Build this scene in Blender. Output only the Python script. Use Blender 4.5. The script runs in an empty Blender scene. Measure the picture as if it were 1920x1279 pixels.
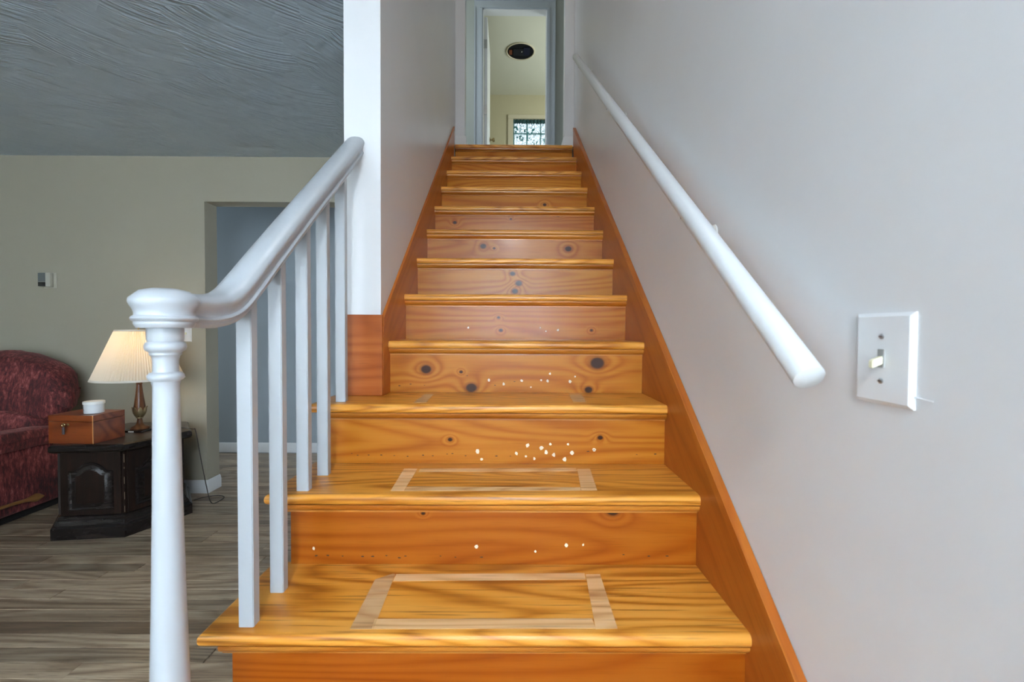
import bpy, bmesh, math, random
from mathutils import Vector, Matrix, noise as mnoise
random.seed(7)
S = bpy.context.scene
COL = S.collection
PI = math.pi

# ------------------------------------------------------------------ camera
F_PX, PITCH, YAW, ROLL, CAM_H = 853.0, .0245, -.0048, -.0051, 1.182
cam_d = bpy.data.cameras.new('camera')
cam_d.sensor_width = 36.0
cam_d.lens = F_PX / 1920 * 36
cam_d.clip_start = .02
cam_d.dof.use_dof = True
cam_d.dof.focus_distance = 2.2
cam_d.dof.aperture_fstop = 5.6
cam = bpy.data.objects.new('camera', cam_d)
COL.objects.link(cam)
cam.matrix_world = (Matrix.Translation((0, 0, CAM_H)) @ Matrix.Rotation(YAW, 4, 'Z')
                    @ Matrix.Rotation(PI/2 - PITCH, 4, 'X') @ Matrix.Rotation(-ROLL, 4, 'Z'))
S.camera = cam

# ------------------------------------------------------------------ world and lights
w = bpy.data.worlds.new('world'); S.world = w; w.use_nodes = True
bg = w.node_tree.nodes['Background']
bg.inputs[0].default_value = (.86, .95, 1, 1)
bg.inputs[1].default_value = .75

def area(name, loc, rot, sx, sy, power, col):
    l = bpy.data.lights.new(name, 'AREA'); l.shape = 'RECTANGLE'
    l.size = sx; l.size_y = sy; l.energy = power; l.color = col
    o = bpy.data.objects.new(name, l); COL.objects.link(o)
    o.location = loc; o.rotation_euler = rot
    return o
# daylight entering by the glazed front door, the transom above it and the living room window
area('daylight_front_door', (.02, -2.43, 1.48), (PI/2, 0, PI), .60, 1.18, 195, (.75, .885, 1))
area('daylight_living_window', (-2.0, -2.43, 1.38), (PI/2, 0, PI), 2.6, 1.45, 235, (.75, .885, 1))
area('added_fill_upper_room', (1.93, 6.2, 3.9), (PI/2, 0, PI/2), .9, 1.2, 14, (.92, 1, .95))  # added fill for the upper room; no side window is built here
area('added_fill_upper_hall', (-1.52, 4.45, 3.95), (PI/2, 0, -PI/2), .7, 1.1, 5, (.84, .94, 1))  # unseen light added to lift the upper hall, without a window
area('added_fill_passage', (-4.3, 3.9, 1.3), (PI/2, 0, -PI/2), .6, 1.6, 8, (.78, .90, 1))  # added at the unseen passage end to brighten the dark passage wall
S.view_settings.view_transform = 'Standard'
S.view_settings.look = 'None'
S.view_settings.gamma = 1
S.view_settings.use_curve_mapping = False
S.view_settings.exposure = 1.34
S.cycles.max_bounces = 8
S.cycles.diffuse_bounces = 4
S.cycles.glossy_bounces = 3
S.cycles.transmission_bounces = 4

# ------------------------------------------------------------------ helpers
WL = {}
def obj(name, bm, mat, parent=None, loc=None, smooth=35):
    """one mesh object out of a bmesh given in world coordinates; loc is its origin"""
    me = bpy.data.meshes.new(name)
    if loc is None:
        if bm.verts:
            xs = [v.co for v in bm.verts]
            mn = [min(c[i] for c in xs) for i in range(3)]; mx = [max(c[i] for c in xs) for i in range(3)]
            loc = ((mn[0]+mx[0])/2, (mn[1]+mx[1])/2, (mn[2]+mx[2])/2)
        else: loc = (0, 0, 0)
    loc = Vector(loc)
    bmesh.ops.translate(bm, verts=bm.verts, vec=-loc)
    bmesh.ops.recalc_face_normals(bm, faces=bm.faces)
    bm.to_mesh(me); bm.free()
    if smooth:
        for p in me.polygons: p.use_smooth = True
        me.set_sharp_from_angle(angle=math.radians(smooth))
    if mat: me.materials.append(mat)
    o = bpy.data.objects.new(name, me); COL.objects.link(o)
    put(o, parent, loc)
    return o
def put(o, parent, loc):
    WL[o] = Vector(loc)
    if parent:
        o.parent = parent; o.location = Vector(loc) - WL[parent]
    else: o.location = loc
def tag(o, label=None, cat=None, group=None, kind=None):
    if label: o['label'] = label
    if cat: o['category'] = cat
    if group: o['group'] = group
    if kind: o['kind'] = kind
    return o
def thing(name, loc, label, cat, group=None):
    o = bpy.data.objects.new(name, None); COL.objects.link(o); o.empty_display_size = .1
    WL[o] = Vector(loc); o.location = loc
    return tag(o, label, cat, group)
def struct(name, bm, mat, label=None, smooth=0):
    return tag(obj(name, bm, mat, smooth=smooth), label, None, None, 'structure')

def B(): return bmesh.new()
def box(bm, x0, x1, y0, y1, z0, z1, bev=0, seg=2):
    r = bmesh.ops.create_cube(bm, size=1)
    vs = r['verts']
    for v in vs:
        v.co = Vector((x0 + (v.co.x+.5)*(x1-x0), y0 + (v.co.y+.5)*(y1-y0), z0 + (v.co.z+.5)*(z1-z0)))
    if bev:
        es = list({e for v in vs for e in v.link_edges})
        bmesh.ops.bevel(bm, geom=es, offset=bev, segments=seg, affect='EDGES', profile=.5)
    return bm
def prism(bm, pts, d, M=None):
    """polygon pts (3-D points) extruded by the vector d"""
    a = [bm.verts.new(Vector(p)) for p in pts]; b = [bm.verts.new(Vector(p)+Vector(d)) for p in pts]
    n = len(pts)
    bm.faces.new(a); bm.faces.new(b[::-1])
    for i in range(n): bm.faces.new((a[i], b[i], b[(i+1) % n], a[(i+1) % n]))
    if M is not None: bmesh.ops.transform(bm, verts=a+b, matrix=M)
    return a, b
def lathe(bm, prof, c, n=32, axis='z', rfun=None):
    """prof: (r, h) list turned about an axis through c; h measured from c"""
    rings = []
    for r, h in prof:
        ring = []
        for i in range(n):
            t = 2*PI*i/n
            rr = rfun(r, h, i) if rfun else r
            p = (rr*math.cos(t), rr*math.sin(t), h)
            if axis == 'x': p = (p[2], p[0], p[1])
            elif axis == 'y': p = (p[0], p[2], p[1])
            ring.append(bm.verts.new(Vector(c)+Vector(p)))
        rings.append(ring)
    for a, b in zip(rings, rings[1:]):
        for i in range(n): bm.faces.new((a[i], a[(i+1) % n], b[(i+1) % n], b[i]))
    bm.faces.new(rings[0][::-1]); bm.faces.new(rings[-1])
    return bm
def spline(pts, n=8):
    P = [Vector(p) for p in pts]; P = [2*P[0]-P[1]] + P + [2*P[-1]-P[-2]]; out = []
    for i in range(1, len(P)-2):
        for k in range(n):
            t = k/n; a, b, c, d = P[i-1:i+3]
            out.append(.5*((2*b)+(c-a)*t+(2*a-5*b+4*c-d)*t*t+(3*b-a-3*c+d)*t**3))
    out.append(P[-2]); return out
def sweep(bm, path, prof, side=(1, 0, 0)):
    """profile (u sideways, v up) swept along a path that lies in a plane square to `side`"""
    side = Vector(side); rings = []
    for i, p in enumerate(path):
        t = (path[min(i+1, len(path)-1)] - path[max(i-1, 0)]).normalized()
        nrm = side.cross(t).normalized()
        rings.append([bm.verts.new(p + side*u + nrm*v) for u, v in prof])
    m = len(prof)
    for a, b in zip(rings, rings[1:]):
        for i in range(m): bm.faces.new((a[i], a[(i+1) % m], b[(i+1) % m], b[i]))
    bm.faces.new(rings[0][::-1]); bm.faces.new(rings[-1])
    return bm
def tube(bm, path, r, n=8):
    path = [Vector(p) for p in path]; rings = []
    up = Vector((0, 0, 1)); last = None
    for i, p in enumerate(path):
        t = (path[min(i+1, len(path)-1)] - path[max(i-1, 0)]).normalized()
        a = last - t*last.dot(t) if last else (t.cross(up) if abs(t.z) < .95 else t.cross(Vector((1, 0, 0))))
        a.normalize(); last = a; b = t.cross(a)
        rr = r(i/(len(path)-1)) if callable(r) else r
        rings.append([bm.verts.new(p + rr*(a*math.cos(2*PI*k/n) + b*math.sin(2*PI*k/n))) for k in range(n)])
    for A_, B_ in zip(rings, rings[1:]):
        for i in range(n): bm.faces.new((A_[i], A_[(i+1) % n], B_[(i+1) % n], B_[i]))
    bm.faces.new(rings[0][::-1]); bm.faces.new(rings[-1])
    return bm
def ray(px, py):
    u = (px-960)/F_PX; v = (639.5-py)/F_PX
    cr, sr = math.cos(ROLL), math.sin(ROLL); u, v = u*cr+v*sr, -u*sr+v*cr
    c, s = math.cos(PITCH), math.sin(PITCH); y = c+v*s; z = -s+v*c
    cy, sy = math.cos(YAW), math.sin(YAW)
    return Vector((u*cy-y*sy, u*sy+y*cy, z))
CAM = Vector((0, 0, CAM_H))
def atX(px, py, x): d = ray(px, py); return CAM + d*(x/d.x)
def atY(px, py, y): d = ray(px, py); return CAM + d*(y/d.y)
def atZ(px, py, z): d = ray(px, py); return CAM + d*((z-CAM_H)/d.z)

# ------------------------------------------------------------------ materials
class NT:
    def __init__(s, name):
        s.m = bpy.data.materials.new(name); s.m.use_nodes = True
        s.t = s.m.node_tree; s.p = s.t.nodes['Principled BSDF']; s.out = s.t.nodes['Material Output']
    def n(s, typ, **kw):
        nd = s.t.nodes.new(typ)
        for k, v in kw.items():
            if k.startswith('_'): setattr(nd, k[1:], v)
        for k, v in kw.items():
            if not k.startswith('_'): s.set(nd.inputs[int(k[1:]) if k[0] == 'i' and k[1:].isdigit() else k], v)
        return nd
    def set(s, inp, v):
        if isinstance(v, bpy.types.NodeSocket): s.t.links.new(v, inp)
        else: inp.default_value = v
    def math(s, op, a, b=None, c=None):
        nd = s.t.nodes.new('ShaderNodeMath'); nd.operation = op
        s.set(nd.inputs[0], a)
        if b is not None: s.set(nd.inputs[1], b)
        if c is not None: s.set(nd.inputs[2], c)
        return nd.outputs[0]
    def vm(s, op, a, b=None):
        nd = s.t.nodes.new('ShaderNodeVectorMath'); nd.operation = op
        s.set(nd.inputs[0], a)
        if b is not None: s.set(nd.inputs[1], b)
        return nd.outputs['Value'] if op in ('DOT_PRODUCT', 'LENGTH') else nd.outputs[0]
    def noise(s, vec, scale=1, detail=3, rough=.55, dist=0):
        return s.n('ShaderNodeTexNoise', Vector=vec, Scale=scale, Detail=detail, Roughness=rough, Distortion=dist).outputs['Fac']
    def ramp(s, fac, stops):
        nd = s.t.nodes.new('ShaderNodeValToRGB'); s.set(nd.inputs[0], fac)
        e = nd.color_ramp.elements
        while len(e) < len(stops): e.new(.5)
        for el, (pos, c) in zip(e, stops): el.position = pos; el.color = (*c, 1) if len(c) == 3 else c
        return nd.outputs[0]
    def mix(s, f, a, b, blend='MIX'):
        nd = s.n('ShaderNodeMix', _data_type='RGBA', _blend_type=blend)
        s.set(nd.inputs[0], f)
        s.set(nd.inputs[6], a if isinstance(a, bpy.types.NodeSocket) else (*a, 1))
        s.set(nd.inputs[7], b if isinstance(b, bpy.types.NodeSocket) else (*b, 1))
        return nd.outputs[2]
    def obj(s): return s.t.nodes.new('ShaderNodeTexCoord').outputs['Object']
    def bump(s, h, strength=.2, dist=.01):
        nd = s.n('ShaderNodeBump', Height=h, Strength=strength, Distance=dist)
        s.t.links.new(nd.outputs[0], s.p.inputs['Normal'])
    def bsdf(s, **kw):
        for k, v in kw.items(): s.set(s.p.inputs[k.replace('_', ' ')], (*v, 1) if isinstance(v, tuple) and len(v) == 3 else v)
        return s.m

def paint(name, col, rough=.4, bump=.06, scale=60, var=.04):
    n = NT(name); co = n.obj()
    v = n.noise(co, 3, 4)
    c = n.mix(v, tuple(x*(1-var) for x in col), tuple(min(1, x*(1+var)) for x in col))
    n.bump(n.noise(co, scale, 4, .6), bump, .01)
    return n.bsdf(Base_Color=c, Roughness=rough)
def plain(name, col, rough=.4, metal=0, **kw):
    return NT(name).bsdf(Base_Color=col, Roughness=rough, Metallic=metal, **kw)
def wood(name, stops, L=(1, 0, 0), A=(0, 1, 0), Bv=(0, 0, 1), rough=.28, knots=(), cath=9, cathw=.45, dens=26, pore=.25, coat=.25, rnd=True, bump=.02, tint=None, spec=.5, vlo=.82, pfreq=320):
    """grain along L; stops = colour ramp; knots = (l, b, radius) in object coordinates"""
    n = NT(name); co = n.obj()
    l, a, b = n.vm('DOT_PRODUCT', co, L), n.vm('DOT_PRODUCT', co, A), n.vm('DOT_PRODUCT', co, Bv)
    l0, b0 = l, b
    info = n.t.nodes.new('ShaderNodeObjectInfo')
    if rnd:
        l = n.math('ADD', l, n.math('MULTIPLY', info.outputs['Random'], 37.0))
        a = n.math('ADD', a, n.math('MULTIPLY', info.outputs['Random'], 91.0))
        b = n.math('ADD', b, n.math('ADD', n.math('MULTIPLY', info.outputs['Random'], 53.0), .3713))
    def vec(sl, sc):
        return n.n('ShaderNodeCombineXYZ', X=n.math('MULTIPLY', l, sl), Y=n.math('MULTIPLY', a, sc), Z=n.math('MULTIPLY', b, sc)).outputs[0]
    field = n.noise(vec(.55, 4.5), 1, 1.5, .4)
    mask = ring = None
    for kl, kb, kr in knots:
        d2 = n.math('ADD', n.math('POWER', n.math('DIVIDE', n.math('SUBTRACT', l0, kl), kr*1.25), 2.0),
                    n.math('POWER', n.math('DIVIDE', n.math('SUBTRACT', b0, kb), kr), 2.0))
        fall = n.math('EXPONENT', n.math('MULTIPLY', d2, -.16))
        field = n.math('ADD', field, n.math('MULTIPLY', fall, .12))
        mk = n.n('ShaderNodeMapRange', _interpolation_type='SMOOTHSTEP', Value=d2, i1=1.25, i2=.5, i3=0.0, i4=1.0).outputs[0]
        rk = n.n('ShaderNodeMapRange', _interpolation_type='SMOOTHSTEP', Value=d2, i1=2.6, i2=1.0, i3=0.0, i4=1.0).outputs[0]
        mask = mk if mask is None else n.math('MAXIMUM', mask, mk)
        ring = rk if ring is None else n.math('MAXIMUM', ring, rk)
    sn = n.math('ADD', n.math('MULTIPLY', n.math('SINE', n.math('MULTIPLY', field, 2*PI*cath)), .5), .5)
    ca = n.math('POWER', sn, .6)                       # wide pale early wood, thin dark late wood
    v1 = n.noise(vec(1.0, dens*2.2), 1, 6, .62)
    big = n.noise(vec(.8, 6), 1, 2)
    g = n.math('ADD', n.math('MULTIPLY', ca, cathw), n.math('MULTIPLY', v1, 1-cathw))
    g = n.math('ADD', n.math('MULTIPLY', g, .72), n.math('MULTIPLY', big, .28))
    col = n.ramp(g, stops)
    p = n.noise(vec(pfreq/26, pfreq), 1, 2, .5)
    pm = n.n('ShaderNodeMapRange', Value=p, i1=.56, i2=.72, i3=0.0, i4=pore).outputs[0]
    col = n.mix(pm, col, tuple(x*.35 for x in stops[0][1]))
    if mask is not None:
        col = n.mix(n.math('MULTIPLY', ring, .55), col, (.17, .035, .006))
        col = n.mix(n.math('MULTIPLY', mask, .95), col, (.028, .008, .006))
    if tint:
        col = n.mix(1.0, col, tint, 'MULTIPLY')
    elif rnd:
        vv = n.n('ShaderNodeMapRange', Value=info.outputs['Random'], i1=0.0, i2=1.0, i3=vlo, i4=1.14).outputs[0]
        cc = n.n('ShaderNodeCombineColor', Red=vv, Green=vv, Blue=vv).outputs[0]
        col = n.mix(1.0, col, cc, 'MULTIPLY')
    n.bump(n.math('ADD', g, n.math('MULTIPLY', p, .4)), bump, .003)
    rg = rough if rough >= .29 else .29
    return n.bsdf(Base_Color=col, Roughness=rg, Coat_Weight=coat, Coat_Roughness=.12, Specular_IOR_Level=spec)

PINE = [(.15, (0.252, 0.058, 0.0044)), (.42, (0.414, 0.129, 0.0121)), (.62, (0.503, 0.190, 0.0248)), (.9, (0.562, 0.245, 0.0440))]
OAK = [(.20, (.25, .066, .007)), (.38, (.46, .165, .016)), (.54, (.64, .265, .034)), (.85, (.74, .36, .075))]
WORN = [(.22, (.42, .20, .07)), (.38, (.58, .325, .14)), (.54, (.68, .42, .20)), (.85, (.77, .52, .29))]
REDW = [(.15, (0.284, 0.058, 0.0060)), (.5, (0.430, 0.114, 0.0135)), (.9, (0.550, 0.184, 0.0285))]
SL = math.atan(.7558); CS, SN = math.cos(SL), math.sin(SL)
M = {}
M['wall'] = paint('warm_white_paint', (.725, .74, .76), .34, .05, 26)
M['wall_liv'] = paint('tan_paint', (.375, .35, .275), .55, .05, 40)
M['hallwall'] = paint('hall_paint', (.33, .385, .43), .6)
M['upwall'] = paint('upper_hall_paint', (.44, .475, .44), .6)
M['uproom'] = paint('yellow_paint', (.58, .53, .36), .6)
M['upceil'] = paint('upper_ceiling_paint', (.70, .70, .60), .7)
M['trimwhite'] = paint('white_trim_paint', (.74, .76, .78), .35, .03)
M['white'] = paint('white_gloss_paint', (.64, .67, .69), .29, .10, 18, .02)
M['banister'] = paint('dimmed_banister_paint', (.405, .435, .465), .29, .10, 18, .02)  # white paint darkened in colour to offset strong light on the newel
M['casing'] = paint('blue_white_casing', (.50, .555, .60), .4)
M['tread'] = wood('oak_tread', OAK, cath=30, cathw=.42, dens=30, rough=.26, pore=.6, coat=0, spec=.38, pfreq=130)
M['cove'] = wood('pine_cove', PINE, dens=30, rough=.3, coat=.1)
M['skirt'] = wood('stained_skirt', REDW, (0, CS, SN), (1, 0, 0), (0, -SN, CS), rough=.32, cath=12, cathw=.3, dens=16, coat=.05, spec=.3)
M['endboard'] = wood('stained_end_board', REDW, cath=12, dens=26, rough=.4, coat=.0, spec=.25, tint=(.85, .76, .8))
M['subfloor'] = plain('subfloor', (.06, .045, .035), .8)
M['plank'] = wood('grey_brown_plank', [(.18, (.10, .055, .032)), (.4, (.26, .178, .114)), (.58, (.43, .325, .222)), (.84, (.66, .55, .41))],
                  cath=16, cathw=.3, dens=40, pore=.6, rough=.36, coat=.05, vlo=.62)
def ceiling_mat():
    n = NT('swirled_plaster'); co = n.obj()
    co2 = n.vm('MULTIPLY', co, (1, 1, 0))
    vo = n.n('ShaderNodeTexVoronoi', Vector=co2, Scale=2.0, Randomness=.9)
    ctr = n.vm('ADD', vo.outputs['Position'], (.46, -.40, 0))
    pass
    d = n.vm('LENGTH', n.vm('SUBTRACT', co2, ctr))
    wob = n.noise(co2, 5, 2)
    cell = n.t.nodes.new('ShaderNodeSeparateXYZ'); n.t.links.new(vo.outputs['Position'], cell.inputs[0])
    w_ = n.noise(n.n('ShaderNodeCombineXYZ', X=n.math('ADD', n.math('MULTIPLY', d, 105.0), n.math('MULTIPLY', wob, 1.5)), Y=n.math('MULTIPLY', cell.outputs[0], 31.0), Z=.37).outputs[0], 1, 1, .5)
    amp = n.noise(co2, 4.5, 2)
    am = n.n('ShaderNodeMapRange', Value=amp, i1=.40, i2=.60, i3=.2, i4=1.0).outputs[0]
    n.bump(n.math('MULTIPLY', w_, am), .8, .018)
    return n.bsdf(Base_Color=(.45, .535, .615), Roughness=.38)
M['ceil'] = ceiling_mat()

# ------------------------------------------------------------------ stair dimensions
RISE, RUN, Y3 = .19, .2514, .896
XR, XL = .489, -.440            # faces of the skirting boards
WR, WLI, WLO = .509, -.449, -.575   # wall faces: right wall, stair wall inside and outside
YW = 1.587                      # end of the stair wall
XT, XP = -.622, -.566           # open ends of treads, of risers
OV = .024
def ny(k): return Y3 + (k-3)*RUN
def nz(k): return k*RISE
def nl(y): return nz(3) + (y-Y3)*RISE/RUN
YB, YF = 3.254, -2.50            # living room back wall, front wall
ZC, ZU, ZUC = 2.395, nz(14), 4.98
YS, YD = 3.72, 5.10             # stub walls at the stair head, far wall of the upper hall
HEAD = 4.716
YR = 7.45                       # far wall of the upper room

# ------------------------------------------------------------------ structure
# living room floor of planks
bm = B(); box(bm, -4.4, WR, YF, 4.35, -.05, -.011)
floor = struct('floor', bm, M['subfloor'], 'grey-brown narrow plank floor of the living room')
PW = .0755
pm_cache = {}
bm = B(); box(bm, -4.38, WR-.002, YF+.002, .30, -.011, 0); obj('entry_floor', bm, M['plank'], floor, smooth=0)
def plank_mesh(L):
    L = round(L, 2)
    if L not in pm_cache:
        b_ = B(); box(b_, -L/2+.0008, L/2-.0008, -PW/2+.0009, PW/2-.0009, -.011, 0, .0012, 1)
        me = bpy.data.meshes.new('plank'); b_.to_mesh(me); b_.free(); me.materials.append(M['plank']); pm_cache[L] = me
    return pm_cache[L]
row = 0; y = .302 + PW/2
while y < 4.34:
    xe = -.585
    x = -4.38 + random.choice([0, .3, .6, .9]) - .9
    while x < xe - .05:
        L = random.choice([1.1, 1.22, 1.34])
        x0, x1 = max(x, -4.38), min(x+L, xe)
        if x1-x0 > .1:
            LL = round(x1-x0, 2)
            o = bpy.data.objects.new('plank', plank_mesh(LL)); COL.objects.link(o)
            put(o, floor, ((x0+x1)/2, y, random.uniform(-.0005, 0)))
        x += L
    y += PW; row += 1

# living room ceiling (with the stairwell cut out), walls
bm = B()
box(bm, -4.4, WLO, YF, YB+.0, ZC, ZC+.1)
box(bm, WLO, WR, YF, .62, ZC, ZC+.1)
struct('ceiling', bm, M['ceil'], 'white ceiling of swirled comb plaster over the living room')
bm = B(); box(bm, WR, WR+.12, YF-.1, YS+.2, -.05, ZUC+.05)
struct('wall_right', bm, M['wall'], 'smooth off-white wall along the right of the stairs')
bm = B(); box(bm, WLO, WLI, YW, YS+.12, 0, ZUC); box(bm, WLO, WLI, .62, YW, ZC+.001, ZUC)
struct('wall_left', bm, M['wall'], 'off-white stair wall between the stairs and the living room')
bm = B(); box(bm, WLI, WR, .52, .62, ZC+.1, ZUC)
struct('wall_stairwell_front', bm, M['wall'], 'upper wall closing the stairwell over the entry')
# back wall of the living room with a cased opening
OX0, OX1, OZ, WT = -2.168, -1.245, 2.079, .135
bm = B()
box(bm, -4.4, OX0, YB, YB+WT, -.011, ZC+.1); box(bm, OX1, WLO, YB, YB+WT, -.011, ZC+.1); box(bm, OX0, OX1, YB, YB+WT, OZ, ZC+.1)
struct('wall_back', bm, M['wall_liv'], 'tan back wall of the living room with an open doorway')
bm = B(); box(bm, -4.45, WLO, 4.335, 4.45, -.05, ZC+.1); box(bm, -4.4, WLO, YB+WT, 4.335, ZC-.01, ZC+.1)
struct('wall_hall', bm, M['hallwall'], 'grey wall of the passage seen through the doorway')
bm = B(); box(bm, -4.5, -4.4, YF-.1, 4.45, -.05, ZC+.1)
struct('wall_living_left', bm, M['wall_liv'], 'tan side wall of the living room')
# front wall with a glazed door, a transom and a window (behind the camera)
bm = B()
D0, D1 = -.40, .44; V0, V1 = -3.35, -.65
box(bm, -4.4, V0, YF-.12, YF, 0, ZC+.1); box(bm, V1, D0, YF-.12, YF, 0, ZC+.1); box(bm, D1, WR, YF-.12, YF, 0, ZC+.1)
box(bm, V0, V1, YF-.12, YF, 0, .6); box(bm, V0, V1, YF-.12, YF, 2.16, ZC+.1); box(bm, D0, D1, YF-.12, YF, 2.12, ZC+.1)
struct('wall_front', bm, M['wall_liv'], 'front wall with the entry door and the living room window')
glass = plain('window_glass', (.9, .95, 1), .02, 0, Transmission_Weight=1.0)
bm = B()
for a in ((D0, D0+.11, 0, 2.12), (D1-.11, D1, 0, 2.12), (D0+.11, D1-.11, 2.08, 2.12), (D0+.11, D1-.11, 0, .88)):
    box(bm, a[0], a[1], YF-.08, YF-.04, a[2], a[3])
d1 = struct('door_1', bm, M['trimwhite'], 'white glazed entry door')
bm = B(); box(bm, D0+.11, D1-.11, YF-.064, YF-.058, .88, 2.08); obj('pane', bm, glass, d1, smooth=0)
bm = B()
for a in ((V0, V0+.05, .6, 2.16), (V1-.05, V1, .6, 2.16), (V0+.05, V1-.05, 2.11, 2.16), (V0+.05, V1-.05, .6, .65)):
    box(bm, a[0], a[1], YF-.08, YF-.04, a[2], a[3])
w1 = struct('window_1', bm, M['trimwhite'], 'white framed living room window')
bm = B(); box(bm, V0+.05, V1-.05, YF-.064, YF-.058, .65, 2.11); obj('pane', bm, glass, w1, smooth=0)

# baseboards
def baseboard(name, pts, z0=0, h=.092, t=.015, mat='trimwhite', label=None):
    """pts: 2-D polyline on the wall face, room on its right-hand side"""
    prof = [(0, 0), (t, 0), (t, h*.72), (t*.75, h*.80), (t*.75, h*.86), (t*.35, h), (0, h)]
    n = len(pts); rings = []
    b_ = B()
    for i, p in enumerate(pts):
        p = Vector((*p, 0))
        d0 = (Vector((*pts[i], 0))-Vector((*pts[i-1], 0))).normalized() if i else None
        d1 = (Vector((*pts[i+1], 0))-Vector((*pts[i], 0))).normalized() if i < n-1 else None
        n0 = Vector((d0.y, -d0.x, 0)) if d0 else None; n1 = Vector((d1.y, -d1.x, 0)) if d1 else None
        m = n0 if n1 is None else n1 if n0 is None else (n0+n1)/(1+n0.dot(n1))
        rings.append([b_.verts.new(p + m*u + Vector((0, 0, z0+v))) for u, v in prof])
    k = len(prof)
    for a, c in zip(rings, rings[1:]):
        for i in range(k): b_.faces.new((a[i], a[(i+1) % k], c[(i+1) % k], c[i]))
    b_.faces.new(rings[0]); b_.faces.new(rings[-1][::-1])
    return struct(name, b_, M[mat], label, smooth=30)
baseboard('baseboard_back', [(-4.4, YB), (OX0, YB), (OX0, YB+WT)], label='white baseboard wrapping the corner of the doorway')
baseboard('baseboard_back_right', [(OX1, YB+WT), (OX1, YB), (WLO, YB)], label='white baseboard right of the doorway')
baseboard('baseboard_hall', [(-4.4, 4.335), (WLO, 4.335)], label='white baseboard along the passage wall')

# upper storey: hall floor, stub walls, far wall with a door opening, room beyond
SX0, SX1 = -.373, .434
bm = B(); box(bm, -1.6, 1.7, ny(14)+.03, YD+.1, ZU-.14, ZU-.002)
struct('floor_upper_hall', bm, M['subfloor'], 'floor of the upper hall')
bm = B(); box(bm, WLI-.001, SX0, YS, YS+.11, ZU, ZUC); box(bm, -1.6, WLI, YS+.12, YS+.2, ZU, ZUC)
struct('wall_stub_left', bm, M['wall'], 'narrow wall return left of the stair head')
bm = B(); box(bm, SX1, WR+.001, YS, YS+.11, ZU, ZUC); box(bm, WR, 1.7, YS+.2, YS+.24, ZU, ZUC)
struct('wall_stub_right', bm, M['wall'], 'narrow wall return right of the stair head')
baseboard('baseboard_stub_left', [(WLI, YS), (SX0, YS), (SX0, YS+.11)], ZU, .088, .014, label='white baseboard on the wall return left of the stair head')
baseboard('baseboard_stub_right', [(SX1, YS+.11), (SX1, YS), (WR, YS)], ZU, .088, .014, label='white baseboard on the wall return right of the stair head')
JX0, JX1 = -.316, .394          # door opening
bm = B()
box(bm, -1.6, JX0, YD, YD+.1, ZU, ZUC); box(bm, JX1, 1.7, YD, YD+.1, ZU, ZUC); box(bm, JX0, JX1, YD, YD+.1, HEAD, ZUC)
struct('wall_upper_hall', bm, M['upwall'], 'grey-green wall at the end of the upper hall')
bm = B(); box(bm, -1.7, -1.6, YS+.12, YD+.1, ZU, ZUC)
struct('wall_upper_hall_left', bm, M['upwall'], 'side wall of the upper hall')
bm = B(); box(bm, 1.7, 1.8, YS+.2, YD+.1, ZU, ZUC)
struct('wall_upper_hall_right', bm, M['upwall'], 'side wall of the upper hall')
bm = B(); box(bm, -1.7, 1.8, .52, YR+.1, ZUC, ZUC+.1)
struct('ceiling_upper', bm, M['upceil'], 'plain pale ceiling of the upper storey')
# casing: stepped moulding round the opening
def casing():
    b_ = B()
    for x0, x1, t in ((JX0-.092, JX0, .012), (JX0-.03, JX0-.004, .02), (JX0-.092, JX0-.078, .022)):
        box(b_, x0, x1, YD-t, YD, ZU, HEAD)
    for x0, x1, t in ((JX1, JX1+.092, .012), (JX1+.004, JX1+.03, .02), (JX1+.078, JX1+.092, .022)):
        box(b_, x0, x1, YD-t, YD, ZU, HEAD)
    for z0, z1, t, e in ((HEAD, HEAD+.092, .012, .092), (HEAD+.004, HEAD+.03, .02, .03), (HEAD+.078, HEAD+.092, .022, .092)):
        box(b_, JX0-e, JX1+e, YD-t, YD, z0, z1)
    return b_
struct('trim_1', casing(), M['casing'], 'blue-white moulded door casing at the stair head')
bm = B()
box(bm, JX0-.001, JX0+.008, YD-.002, YD+.1, ZU, HEAD); box(bm, JX1-.008, JX1+.001, YD-.002, YD+.1, ZU, HEAD); box(bm, JX0, JX1, YD-.002, YD+.1, HEAD-.008, HEAD+.001)
struct('trim_2', bm, M['trimwhite'], 'white jamb lining inside the upper doorway')
# open door, edge on
bm = B(); box(bm, JX0+.012, JX0+.047, YD+.104, YD+.80, ZU+.012, HEAD-.02, .002, 1)
dr = struct('door_2', bm, M['trimwhite'], 'white upstairs door standing open, seen edge-on')
steel = plain('dull_steel', (.42, .43, .44), .35, 1)
for zz in (4.40, 3.665, 2.9):
    bm = B(); box(bm, JX0+.010, JX0+.044, YD+.101, YD+.104, zz-.048, zz+.048)
    tube(bm, [(JX0+.008, YD+.099, zz-.05), (JX0+.008, YD+.099, zz+.05)], .006, 10)
    obj('hinge', bm, steel, dr)
brass = plain('aged_brass', (.30, .22, .10), .3, 1)
bm = B(); lathe(bm, [(.03, 0), (.03, .006), (.011, .01), (.011, .03), (.024, .04), (.028, .052), (.022, .063), (.008, .067)], (JX0+.047, YD+.73, ZU+.93), 20, 'x')
obj('door_knob', bm, brass, dr)
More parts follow.
